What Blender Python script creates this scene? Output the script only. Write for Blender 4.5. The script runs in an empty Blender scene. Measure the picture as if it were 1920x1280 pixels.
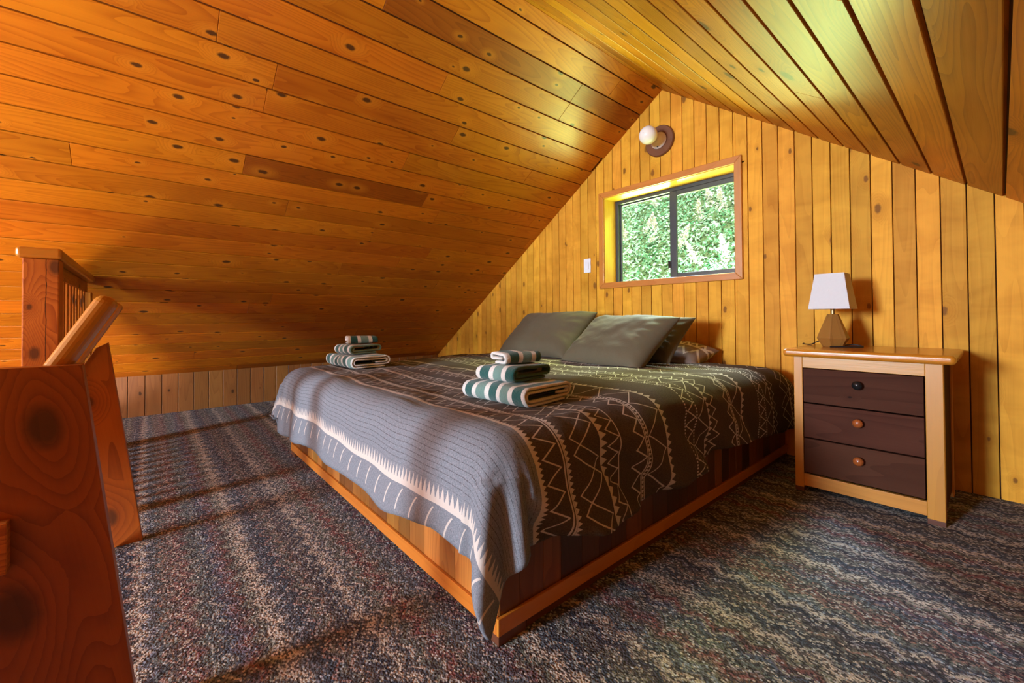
import bpy, bmesh, math, random
from mathutils import Vector, Matrix, noise
random.seed(11)
SC = bpy.context.scene
COL = SC.collection
PI = math.pi

# ------------------------------------------------------------------ room measures (metres)
D = 2.797                      # gable wall
RX, RZ = -1.573, 2.426         # ridge
SL, SRR = 0.672, 0.706         # roof slopes left / right
KX, KZ = -4.685, 0.334         # left knee wall
XR = 1.50                      # right knee wall
YB = -5.0                      # far gable behind the camera
ZL = -2.4                      # lower floor
YE = -0.40                     # loft edge
def zl(x): return RZ - SL * (RX - x)
def zr(x): return RZ - SRR * (x - RX)

# ------------------------------------------------------------------ mesh builder
class MB:
    def __init__(self):
        self.v = []; self.f = []; self.uv = []; self.r = []; self.m = []
    def face(self, pts, uvs=None, rnd=0.0, mat=0):
        i = len(self.v); self.v += [tuple(p) for p in pts]
        self.f.append(tuple(range(i, i + len(pts))))
        self.uv.append(uvs or [(p[0], p[1]) for p in pts]); self.r.append(rnd); self.m.append(mat)
    def hexa(self, c, rnd=None, grain=0, mat=0):
        """c: 8 corners, index = i + 2*j + 4*k along local axes a,b,c; grain axis 0/1/2"""
        rnd = random.random() if rnd is None else rnd
        c = [Vector(p) for p in c]
        ax = [(c[1] - c[0]), (c[2] - c[0]), (c[4] - c[0])]
        L = [a.length for a in ax]
        off = (rnd * 53.0, rnd * 17.0)
        base = len(self.v); self.v += [tuple(p) for p in c]
        flip = ax[0].cross(ax[1]).dot(ax[2]) < 0
        quads = [((0, 2, 3, 1), 0, 1, 0), ((4, 5, 7, 6), 0, 1, 1), ((0, 1, 5, 4), 0, 2, 0), ((2, 6, 7, 3), 0, 2, 1), ((0, 4, 6, 2), 1, 2, 0), ((1, 3, 7, 5), 1, 2, 1)]
        for q, a, b, s in quads:
            uvs = []
            for k in q:
                co = ((k & 1) * L[0], ((k >> 1) & 1) * L[1], ((k >> 2) & 1) * L[2])
                if a == grain: u, v = co[a], co[b]
                elif b == grain: u, v = co[b], co[a]
                else: u, v = co[a] * .15, co[b] + 3.1
                other = 3 - a - b
                uvs.append((u + off[0], v + off[1] + other * .37 + s * .21))
            q2 = q[::-1] if flip else q; u2 = uvs[::-1] if flip else uvs
            self.f.append(tuple(base + k for k in q2)); self.uv.append(u2); self.r.append(rnd); self.m.append(mat)
    def box(self, x0, x1, y0, y1, z0, z1, grain=0, rnd=None, mat=0):
        self.hexa([(x1 if i & 1 else x0, y1 if i & 2 else y0, z1 if i & 4 else z0) for i in range(8)], rnd, grain, mat)
    def obox(self, o, A, B, C, grain=0, rnd=None, mat=0):
        o, A, B, C = Vector(o), Vector(A), Vector(B), Vector(C)
        self.hexa([o + (A if i & 1 else A * 0) + (B if i & 2 else B * 0) + (C if i & 4 else C * 0) for i in range(8)], rnd, grain, mat)
    def prism(self, poly, ext, grain=(0, 0, 1), rnd=None, mat=0):
        """planar polygon extruded by ext; uv from grain direction"""
        rnd = random.random() if rnd is None else rnd
        poly = [Vector(p) for p in poly]; ext = Vector(ext); g = Vector(grain).normalized()
        n = len(poly)
        nrm = Vector((0, 0, 0))
        for i in range(n): nrm += poly[i].cross(poly[(i + 1) % n])
        if nrm.dot(ext) > 0: poly = poly[::-1]
        e = ext.normalized(); w = g.cross(e)
        def uv(p, k=0): return (p.dot(g) + rnd * 53, p.dot(w) + k * p.dot(e) + rnd * 17)
        base = len(self.v); self.v += [tuple(p) for p in poly] + [tuple(p + ext) for p in poly]
        def add(idx, pts, k=0):
            self.f.append(tuple(idx)); self.uv.append([uv(p, k) for p in pts]); self.r.append(rnd); self.m.append(mat)
        add([base + i for i in range(n)], poly)
        add([base + n + i for i in reversed(range(n))], [poly[i] + ext for i in reversed(range(n))])
        for i in range(n):
            j = (i + 1) % n
            add([base + j, base + i, base + n + i, base + n + j], [poly[j], poly[i], poly[i] + ext, poly[j] + ext], 1)
    def lathe(self, prof, origin=(0, 0, 0), axis=(0, 0, 1), seg=32, mat=0, cap=True):
        a = Vector(axis).normalized(); t = Vector((1, 0, 0)) if abs(a.x) < .9 else Vector((0, 1, 0))
        b = a.cross(t).normalized(); c = a.cross(b); o = Vector(origin)
        base = len(self.v); n = len(prof)
        for r, h in prof:
            for k in range(seg):
                th = 2 * PI * k / seg
                self.v.append(tuple(o + a * h + (b * math.cos(th) + c * math.sin(th)) * r))
        for i in range(n - 1):
            for k in range(seg):
                k2 = (k + 1) % seg
                self.f.append((base + i * seg + k, base + i * seg + k2, base + (i + 1) * seg + k2, base + (i + 1) * seg + k))
                self.uv.append([(k / seg, prof[i][1]), ((k + 1) / seg, prof[i][1]), ((k + 1) / seg, prof[i + 1][1]), (k / seg, prof[i + 1][1])])
                self.r.append(.5); self.m.append(mat)
        if cap:
            for i, rev in ((0, True), (n - 1, False)):
                if prof[i][0] > 1e-5:
                    idx = [base + i * seg + k for k in range(seg)]
                    if rev: idx = idx[::-1]
                    self.f.append(tuple(idx)); self.uv.append([(0, 0)] * seg); self.r.append(.5); self.m.append(mat)
    def grid(self, P, U, rnd=.5, mat=0, flip=False):
        nu, nv = len(P), len(P[0]); base = len(self.v)
        for row in P: self.v += [tuple(p) for p in row]
        for i in range(nu - 1):
            for j in range(nv - 1):
                q = [(i, j), (i + 1, j), (i + 1, j + 1), (i, j + 1)]
                if flip: q = q[::-1]
                self.f.append(tuple(base + a * nv + b for a, b in q))
                self.uv.append([U[a][b] for a, b in q]); self.r.append(rnd); self.m.append(mat)
    def tube(self, pts, rad, seg=10, mat=0):
        pts = [Vector(p) for p in pts]; n = len(pts); rings = []
        up = Vector((0, 0, 1))
        for i, p in enumerate(pts):
            d = (pts[min(i + 1, n - 1)] - pts[max(i - 1, 0)]).normalized()
            s = d.cross(up)
            if s.length < 1e-3: s = d.cross(Vector((0, 1, 0)))
            s.normalize(); t = s.cross(d)
            rings.append([p + (s * math.cos(2 * PI * k / seg) + t * math.sin(2 * PI * k / seg)) * rad for k in range(seg)])
        base = len(self.v)
        for rg in rings: self.v += [tuple(p) for p in rg]
        for i in range(n - 1):
            for k in range(seg):
                k2 = (k + 1) % seg
                self.f.append((base + i * seg + k, base + (i + 1) * seg + k, base + (i + 1) * seg + k2, base + i * seg + k2))
                self.uv.append([(0, 0)] * 4); self.r.append(.5); self.m.append(mat)
        self.f.append(tuple(base + k for k in range(seg))); self.uv.append([(0, 0)] * seg); self.r.append(.5); self.m.append(mat)
        self.f.append(tuple(base + (n - 1) * seg + k for k in reversed(range(seg)))); self.uv.append([(0, 0)] * seg); self.r.append(.5); self.m.append(mat)
    def build(self, name, mats, parent=None, bevel=0, seg=2, smooth=False, loc=None, weld=False):
        me = bpy.data.meshes.new(name)
        me.from_pydata(self.v, [], self.f)
        ul = me.uv_layers.new(name='UVMap')
        flat = [c for f in self.uv for p in f for c in p]
        ul.data.foreach_set('uv', flat)
        at = me.attributes.new('rnd', 'FLOAT', 'FACE'); at.data.foreach_set('value', self.r)
        mats = mats if isinstance(mats, (list, tuple)) else [mats]
        for m in mats: me.materials.append(m)
        me.polygons.foreach_set('material_index', self.m)
        if smooth: me.polygons.foreach_set('use_smooth', [True] * len(me.polygons))
        if weld:
            bm = bmesh.new(); bm.from_mesh(me); bmesh.ops.remove_doubles(bm, verts=bm.verts, dist=1e-5)
            bm.to_mesh(me); bm.free()
        me.update()
        ob = bpy.data.objects.new(name, me); COL.objects.link(ob)
        if loc is not None:
            L = Vector(loc); me.transform(Matrix.Translation(-L)); ob.location = L
        if parent is not None:
            ob.parent = parent
            ob.matrix_parent_inverse = Matrix.Translation(-parent.location)
        if bevel:
            b = ob.modifiers.new('Bevel', 'BEVEL'); b.width = bevel; b.segments = seg; b.limit_method = 'ANGLE'; b.angle_limit = math.radians(40)
            b.harden_normals = False
        return ob

def tag(o, label, cat, group=None):
    o['label'] = label; o['category'] = cat
    if group: o['group'] = group
    return o
def structure(o, label=None):
    o['kind'] = 'structure'
    if label: o['label'] = label
    return o
def empty(name, loc, label, cat, group=None):
    o = bpy.data.objects.new(name, None); COL.objects.link(o); o.location = loc; o.empty_display_size = .1
    return tag(o, label, cat, group)

# ------------------------------------------------------------------ node helpers
class NT:
    def __init__(self, name):
        self.mat = bpy.data.materials.new(name); self.mat.use_nodes = True
        self.t = self.mat.node_tree; self.t.nodes.clear()
        self.out = self.t.nodes.new('ShaderNodeOutputMaterial')
    def n(self, typ, **kw):
        nd = self.t.nodes.new(typ)
        for k, v in kw.items(): setattr(nd, k, v)
        return nd
    def put(self, sock, v):
        if v is None: return
        if hasattr(v, 'is_linked') or isinstance(v, bpy.types.NodeSocket): self.t.links.new(v, sock)
        else: sock.default_value = v
    def m(self, op, a, b=None, c=None, clamp=False):
        nd = self.n('ShaderNodeMath', operation=op); nd.use_clamp = clamp
        self.put(nd.inputs[0], a); self.put(nd.inputs[1], b); self.put(nd.inputs[2], c)
        return nd.outputs[0]
    def uv(self):
        s = self.n('ShaderNodeSeparateXYZ'); self.put(s.inputs[0], self.n('ShaderNodeUVMap', uv_map='UVMap').outputs[0]); return s.outputs[0], s.outputs[1]
    def attr(self, name):
        return self.n('ShaderNodeAttribute', attribute_name=name).outputs['Fac']
    def xyz(self, x, y, z=0.0):
        c = self.n('ShaderNodeCombineXYZ'); self.put(c.inputs[0], x); self.put(c.inputs[1], y); self.put(c.inputs[2], z); return c.outputs[0]
    def noise(self, vec, scale=1, detail=2, rough=.5, dist=0):
        nd = self.n('ShaderNodeTexNoise'); self.put(nd.inputs['Vector'], vec); nd.inputs['Scale'].default_value = scale
        nd.inputs['Detail'].default_value = detail; nd.inputs['Roughness'].default_value = rough; nd.inputs['Distortion'].default_value = dist
        return nd.outputs[0]
    def white(self, vec):
        nd = self.n('ShaderNodeTexWhiteNoise', noise_dimensions='3D'); self.put(nd.inputs['Vector'], vec); return nd.outputs['Value']
    def mix(self, f, a, b, blend='MIX'):
        nd = self.n('ShaderNodeMix', data_type='RGBA', blend_type=blend)
        self.put(nd.inputs[0], f)
        for s, v in ((nd.inputs[6], a), (nd.inputs[7], b)):
            if isinstance(v, tuple) and len(v) == 3: v = v + (1,)
            self.put(s, v)
        return nd.outputs[2]
    def ramp(self, f, stops, interp='LINEAR'):
        nd = self.n('ShaderNodeValToRGB'); cr = nd.color_ramp; cr.interpolation = interp
        while len(cr.elements) < len(stops): cr.elements.new(.5)
        for e, (p, c) in zip(cr.elements, stops):
            e.position = p; e.color = tuple(c) + (1,) if len(c) == 3 else c
        self.put(nd.inputs[0], f); return nd.outputs[0]
    def mapr(self, v, a, b, c=0.0, d=1.0):
        nd = self.n('ShaderNodeMapRange'); self.put(nd.inputs[0], v)
        for i, x in enumerate((a, b, c, d)): self.put(nd.inputs[i + 1], x)
        return nd.outputs[0]
    def bsdf(self, color, rough=.5, spec=.5, bump=None, bstr=.2, bdist=.002, **kw):
        p = self.n('ShaderNodeBsdfPrincipled')
        if isinstance(color, tuple) and len(color) == 3: color = color + (1,)
        self.put(p.inputs['Base Color'], color); self.put(p.inputs['Roughness'], rough); self.put(p.inputs['Specular IOR Level'], spec)
        for k, v in kw.items(): self.put(p.inputs[k.replace('_', ' ')], v)
        if bump is not None:
            b = self.n('ShaderNodeBump'); b.inputs['Strength'].default_value = bstr; b.inputs['Distance'].default_value = bdist
            self.put(b.inputs['Height'], bump); self.put(p.inputs['Normal'], b.outputs[0])
        self.t.links.new(p.outputs[0], self.out.inputs[0])
        return p

def wood(name, light, dark, knot=(.05, .018, .006), var=.35, hue=.5, knots=.35, huev=.012, rough=.36, spec=.5, ringf=30.0, ringv=6.0, fig=0.0, kpos=(), crack=None, hl=None, streak=.5, knot_scale=5.0, knot_size=1.0, coat=0.0, odd=None):
    T = NT(name); u, v = T.uv(); r = T.attr('rnd')
    rz = T.m('MULTIPLY', r, 37.0)
    # knots
    kv = T.xyz(T.m('MULTIPLY', u, knot_scale * .55), T.m('MULTIPLY', v, knot_scale), rz)
    vo = T.n('ShaderNodeTexVoronoi', voronoi_dimensions='2D', feature='F1'); T.put(vo.inputs['Vector'], kv); vo.inputs['Scale'].default_value = 1
    dist = vo.outputs['Distance']
    sc = T.n('ShaderNodeSeparateColor'); T.put(sc.inputs[0], vo.outputs['Color'])
    wob = T.noise(T.xyz(T.m('MULTIPLY', u, 60), T.m('MULTIPLY', v, 60)), 1, 2)
    d2 = T.m('ADD', dist, T.m('MULTIPLY', T.m('SUBTRACT', wob, .5), .05))
    has = T.m('LESS_THAN', sc.outputs[0], knots)
    size = T.m('MULTIPLY', T.m('MULTIPLY_ADD', sc.outputs[1], .075, .03), knot_size)
    kmask = T.m('MULTIPLY', T.mapr(T.m('DIVIDE', d2, size), .75, 1.25, 1.0, 0.0), has)
    halo = T.m('MULTIPLY', T.mapr(T.m('DIVIDE', d2, size), .8, 4.2, 1.0, 0.0), has)
    for (ku, kv_, ks) in kpos:
        du = T.m('MULTIPLY', T.m('SUBTRACT', u, ku), .62); dvv = T.m('SUBTRACT', v, kv_)
        dk_ = T.m('DIVIDE', T.m('SQRT', T.m('ADD', T.m('MULTIPLY', du, du), T.m('MULTIPLY', dvv, dvv))), ks)
        dk_ = T.m('ADD', dk_, T.m('MULTIPLY', T.m('SUBTRACT', wob, .5), .3))
        kmask = T.m('MAXIMUM', kmask, T.mapr(dk_, .7, 1.5, .85, 0.0)); halo = T.m('MAXIMUM', halo, T.mapr(dk_, .8, 5.5, 1.0, 0.0))
    # rings: low frequency noise contour lines bent round the knots
    low = T.noise(T.xyz(T.m('MULTIPLY', u, .55), T.m('MULTIPLY', v, ringv), rz), 1, 1.5, .45)
    arg = T.m('ADD', T.m('MULTIPLY', low, ringf), T.m('MULTIPLY', halo, 5.0))
    saw = T.m('FRACT', arg)
    ring = T.m('POWER', saw, 2.2)
    fine = T.noise(T.xyz(T.m('MULTIPLY', u, 5.0), T.m('MULTIPLY', v, 210.0), rz), 1, 3, .6)
    blot = T.noise(T.xyz(T.m('MULTIPLY', u, 3.2), T.m('MULTIPLY', v, 9.0), T.m('ADD', rz, 5.0)), 1, 2, .5)
    if fig:
        fg = T.noise(T.xyz(T.m('MULTIPLY', u, 8.0), T.m('MULTIPLY', v, 3.5), T.m('ADD', rz, 11.0)), 1, 3, .55, .7)
        blot = T.m('ADD', blot, T.m('MULTIPLY', T.m('SUBTRACT', fg, .5), fig))
    f = T.m('ADD', T.m('MULTIPLY', ring, streak), T.m('ADD', T.m('MULTIPLY', fine, .35), T.m('MULTIPLY', T.m('SUBTRACT', blot, .5), .75)), None, True)
    col = T.mix(f, light, dark)
    r2 = T.white(T.xyz(rz, 1.3, 2.7)); r3 = T.white(T.xyz(rz, 7.7, .7))
    val = T.m('MULTIPLY_ADD', r2, var, 1 - var * .6)
    hs = T.n('ShaderNodeHueSaturation'); T.put(hs.inputs['Color'], col); T.put(hs.inputs['Value'], val)
    T.put(hs.inputs['Hue'], T.m('MULTIPLY_ADD', r3, huev, hue - huev / 2))
    col = hs.outputs[0]
    if odd:   # some boards of a redder or darker timber
        col = T.mix(T.m('MULTIPLY', T.m('LESS_THAN', T.white(T.xyz(rz, 3.1, 9.9)), odd[0]), .8), col, T.mix(f, odd[1], odd[2]))
    col = T.mix(T.m('MULTIPLY', halo, .45), col, hl or dark)
    col = T.mix(T.m('MULTIPLY', kmask, .92), col, knot)
    if crack:
        cw = T.m('MULTIPLY', T.m('SUBTRACT', T.noise(T.xyz(T.m('MULTIPLY', u, 7.0), 0.0, 3.0), 1, 4, .6), .5), .016)
        cd_ = T.m('ABSOLUTE', T.m('SUBTRACT', T.m('SUBTRACT', v, crack), cw))
        col = T.mix(T.mapr(cd_, .0007, .0016, .95, 0.0), col, (.02, .007, .003))
    p = T.bsdf(col, T.m('MULTIPLY_ADD', fine, .12, rough - .06), spec, T.m('ADD', fine, T.m('MULTIPLY', f, -.5)), .12, .002)
    if coat: p.inputs['Coat Weight'].default_value = coat; p.inputs['Coat Roughness'].default_value = .18
    return T.mat

def plain(name, col, rough=.5, spec=.5, metal=0.0, bump=None):
    T = NT(name); u = T.n('ShaderNodeTexCoord').outputs['Object']
    nz = T.noise(u, 40, 3)
    c = T.mix(nz, tuple(x * .88 for x in col), tuple(min(1, x * 1.1) for x in col))
    T.bsdf(c, rough, spec, nz, .05, .001, Metallic=metal)
    return T.mat

M_CEIL = wood('cedar_ceiling_wood', (.57, .188, .008), (.33, .077, .003), var=.28, knots=.74, knot_size=.80, hl=(.70, .27, .018), rough=.36, spec=.25, knot_scale=6.4, odd=(.06, (.30, .075, .006), (.17, .036, .003)), coat=.15)
M_CEILR = wood('cedar_ceiling_wood_right', (.58, .215, .010), (.27, .075, .004), var=.35, knots=.45, rough=.36, spec=.12, knot_scale=4.6, coat=.05)
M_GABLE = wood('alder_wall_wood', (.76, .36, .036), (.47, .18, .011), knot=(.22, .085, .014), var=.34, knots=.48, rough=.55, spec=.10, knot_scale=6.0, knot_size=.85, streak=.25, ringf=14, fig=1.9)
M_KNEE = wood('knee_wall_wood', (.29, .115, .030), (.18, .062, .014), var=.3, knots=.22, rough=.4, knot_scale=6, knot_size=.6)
M_TRIM = wood('window_trim_wood', (.60, .235, .04), (.43, .14, .018), var=.15, knots=.0, rough=.34, ringf=18, streak=.35)
M_POST = wood('fir_post_wood', (.52, .165, .016), (.25, .055, .005), var=.15, knots=.5, rough=.45, spec=.3, knot_scale=7, knot_size=1.1, ringf=22, ringv=14, streak=.8)
def board_uv(p, seed):
    g = Vector((0, .16, -1)).normalized(); w = g.cross(Vector((1, 0, 0))); p = Vector(p); return (p.dot(g) + seed * 53, p.dot(w) + seed * 17)
KP = [board_uv((0, -.143, .606), .31) + (.021,), board_uv((0, -.176, .283), .31) + (.027,), board_uv((0, -.095, .108), .64) + (.016,), board_uv((0, -.15, .52), .64) + (.010,)]
M_NEWEL = wood('newel_post_wood', (.50, .16, .016), (.25, .056, .005), var=.05, knots=0, rough=.5, spec=.2, ringf=22, ringv=9, streak=.7, kpos=[(.68 + .37 * 53, .032 + .37 * 17 + .21, .013), (.85 + .37 * 53, .019 + .37 * 17 + .21, .006), (1.00 + .37 * 53, .084 + .37 * 17 + .21, .016)], crack=.060 + .37 * 17 + .21)
M_STAIR = wood('stair_board_wood', (.36, .088, .008), (.17, .030, .003), var=.12, knots=.0, rough=.38, spec=.3, ringf=26, ringv=5, streak=.55, kpos=KP)
M_RAIL = wood('handrail_wood', (.46, .165, .016), (.33, .095, .008), var=.1, knots=0, rough=.34, spec=.3, ringf=12, streak=.3, coat=.2)
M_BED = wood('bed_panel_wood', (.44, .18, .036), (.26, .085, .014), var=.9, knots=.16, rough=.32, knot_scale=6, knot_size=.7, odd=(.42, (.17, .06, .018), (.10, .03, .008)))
M_BEDSIDE_SHADED = wood('bed_panel_wood_shaded', (.24, .078, .014), (.14, .040, .007), var=.9, knots=.12, rough=.35, knot_scale=6, knot_size=.7, odd=(.6, (.05, .017, .007), (.03, .010, .004)))  # bed wood with the shade of the side face put into its colour
M_BEDTRIM = wood('bed_trim_wood', (.56, .19, .022), (.42, .12, .012), var=.12, knots=0, rough=.32, ringf=14, streak=.35)
M_FOOT = wood('dark_walnut_wood', (.14, .045, .02), (.08, .024, .01), var=.1, knots=0, rough=.4)
M_OAK = wood('nightstand_frame_wood', (.58, .26, .035), (.42, .165, .018), var=.14, knots=.05, rough=.36, ringf=16, streak=.3)
M_OAKTOP = wood('nightstand_top_wood', (.54, .19, .016), (.42, .125, .009), var=.1, knots=0, rough=.25, ringf=12, streak=.25, coat=.4)
M_DRAWER = wood('drawer_front_wood', (.080, .029, .016), (.046, .016, .009), knot=(.02, .01, .008), var=.16, knots=.2, rough=.7, spec=.06, knot_scale=7, knot_size=.35, ringf=12, streak=.5)
M_KNOB = plain('reddish_wooden_knob', (.30, .075, .016), .3)
M_BLACKKNOB = plain('black_knob', (.008, .008, .009), .25)
M_FRAME = plain('dark_grey_aluminium', (.05, .053, .06), .42, .5, .35)
M_WHITE = plain('white_plastic', (.80, .81, .83), .35)
M_PORC = plain('white_porcelain', (.82, .80, .76), .25)
M_DISC = wood('brown_disc_wood', (.17, .058, .022), (.11, .035, .012), var=.05, knots=0, rough=.4)
M_BRASS = plain('brushed_brass', (.42, .32, .16), .35, .5, 1.0)
M_LAMPWOOD = wood('lamp_base_wood', (.33, .145, .03), (.22, .085, .015), var=.1, knots=0, rough=.4, ringf=16)
M_CORD = plain('black_cord', (.01, .01, .01), .5)
M_BACK = plain('dark_board_backing', (.06, .022, .006), .8)
M_PLASTER = plain('lower_room_plaster', (.45, .36, .27), .8)
M_LOWFLOOR = wood('lower_floor_wood', (.50, .26, .08), (.36, .16, .04), var=.3, knots=.1, rough=.4)

def globe_mat():
    T = NT('opal_glass_bulb'); nz = T.noise(T.n('ShaderNodeTexCoord').outputs['Object'], 10)
    p = T.bsdf(T.mix(nz, (.84, .81, .76), (.88, .86, .82)), .12, .5); p.inputs['Subsurface Weight'].default_value = .2
    p.inputs['Subsurface Radius'].default_value = (.02, .02, .015); return T.mat
M_GLOBE = globe_mat()

def shade_mat():
    T = NT('white_linen_shade'); o = T.n('ShaderNodeTexCoord').outputs['Object']
    s = T.n('ShaderNodeSeparateXYZ'); T.put(s.inputs[0], o)
    w1 = T.m('SINE', T.m('MULTIPLY', s.outputs[2], 4200.0)); w2 = T.m('SINE', T.m('MULTIPLY', T.m('ADD', s.outputs[0], s.outputs[1]), 4200.0))
    h = T.m('MULTIPLY', w1, w2)
    d = T.n('ShaderNodeBsdfDiffuse'); T.put(d.inputs[0], T.mix(T.noise(o, 90), (.78, .78, .80), (.84, .84, .86)))
    b = T.n('ShaderNodeBump'); b.inputs['Strength'].default_value = .1; b.inputs['Distance'].default_value = .0005; T.put(b.inputs['Height'], h); T.put(d.inputs['Normal'], b.outputs[0])
    tr = T.n('ShaderNodeBsdfTranslucent'); tr.inputs[0].default_value = (.8, .79, .77, 1)
    mx = T.n('ShaderNodeMixShader'); mx.inputs[0].default_value = .25
    T.t.links.new(d.outputs[0], mx.inputs[1]); T.t.links.new(tr.outputs[0], mx.inputs[2]); T.t.links.new(mx.outputs[0], T.out.inputs[0])
    return T.mat
M_SHADE = shade_mat()

def glass_mat():
    T = NT('window_glass')
    tr = T.n('ShaderNodeBsdfTransparent'); tr.inputs[0].default_value = (.97, .985, .975, 1)
    gl = T.n('ShaderNodeBsdfGlossy'); gl.inputs['Roughness'].default_value = .02
    fr = T.n('ShaderNodeFresnel'); fr.inputs[0].default_value = 1.45
    mx = T.n('ShaderNodeMixShader'); T.t.links.new(T.m('MULTIPLY', fr.outputs[0], .7), mx.inputs[0])
    T.t.links.new(tr.outputs[0], mx.inputs[1]); T.t.links.new(gl.outputs[0], mx.inputs[2]); T.t.links.new(mx.outputs[0], T.out.inputs[0])
    return T.mat
M_GLASS = glass_mat()

# ------------------------------------------------------------------ carpet
def tri(T, x):      # triangle wave 0..1 with period 1
    return T.m('ABSOLUTE', T.m('MULTIPLY_ADD', T.m('FRACT', x), 2.0, -1.0))
def carpet_mat():
    T = NT('striped_loop_carpet'); s = T.n('ShaderNodeSeparateXYZ'); T.put(s.inputs[0], T.n('ShaderNodeTexCoord').outputs['Object'])
    x, y = s.outputs[0], s.outputs[1]
    big = T.noise(T.xyz(x, y), 1.3, 1)
    y = T.m('ADD', y, T.m('MULTIPLY', T.m('SUBTRACT', big, .5), .012))
    zig = T.m('MULTIPLY', tri(T, T.m('DIVIDE', x, .082)), .030)
    yz = T.m('ADD', y, zig)
    # loop cells
    cx = T.m('FLOOR', T.m('DIVIDE', x, .0062)); cy = T.m('FLOOR', T.m('DIVIDE', y, .0046))
    cx2 = T.m('FLOOR', T.m('ADD', T.m('DIVIDE', x, .0062), T.m('MULTIPLY', T.m('MODULO', cy, 2.0), .5)))
    c1 = T.white(T.xyz(cx2, cy, .5)); c2 = T.white(T.xyz(cx2, cy, 3.5)); c3 = T.white(T.xyz(cx2, cy, 8.5))
    # wide colour stripes along x
    p = T.m('FRACT', T.m('DIVIDE', T.m('ADD', yz, .03), .46))
    stripe = T.ramp(p, [(0, (.020, .026, .040)), (.07, (.30, .245, .20)), (.11, (.06, .065, .08)), (.19, (.09, .09, .075)), (.27, (.115, .045, .045)), (.35, (.075, .08, .072)),
                        (.45, (.055, .065, .09)), (.52, (.11, .048, .046)), (.58, (.07, .075, .06)), (.66, (.34, .27, .22)), (.71, (.07, .075, .085)), (.80, (.03, .036, .05)), (.88, (.10, .09, .075)), (.95, (.05, .04, .045)), (1, (.020, .026, .040))])
    # small zigzag rows
    q = T.m('FRACT', T.m('DIVIDE', yz, .0365)); row = T.m('FLOOR', T.m('DIVIDE', yz, .0365))
    zr_ = T.mapr(T.m('ABSOLUTE', T.m('SUBTRACT', q, .5)), .10, .22, 1.0, 0.0)
    rowr = T.white(T.xyz(row, 4.2, 1.1))
    zc = T.ramp(rowr, [(0, (.30, .25, .20)), (.35, (.16, .16, .14)), (.6, (.20, .11, .09)), (.8, (.12, .14, .18)), (1, (.34, .28, .22))])
    col = T.mix(T.m('MULTIPLY', zr_, T.m('MULTIPLY', T.m('GREATER_THAN', c3, .30), .80)), stripe, zc)
    dark = T.mix(c2, (.012, .013, .018), (.04, .032, .034))
    col = T.mix(T.m('MULTIPLY', T.m('LESS_THAN', c1, .42), .85), col, dark)
    lightc = T.mix(c3, (.34, .28, .23), (.22, .24, .27))
    col = T.mix(T.m('MULTIPLY', T.m('GREATER_THAN', c1, .90), .7), col, lightc)
    vo = T.n('ShaderNodeTexVoronoi'); T.put(vo.inputs['Vector'], T.xyz(x, y)); vo.inputs['Scale'].default_value = 190
    h = T.m('ADD', T.m('SUBTRACT', 1.0, vo.outputs['Distance']), T.m('MULTIPLY', c1, .4))
    col = T.mix(1.0, col, (1.82, 1.92, 1.90), 'MULTIPLY')
    T.bsdf(col, .95, .15, h, .7, .004)
    return T.mat
M_CARPET = carpet_mat()

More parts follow.
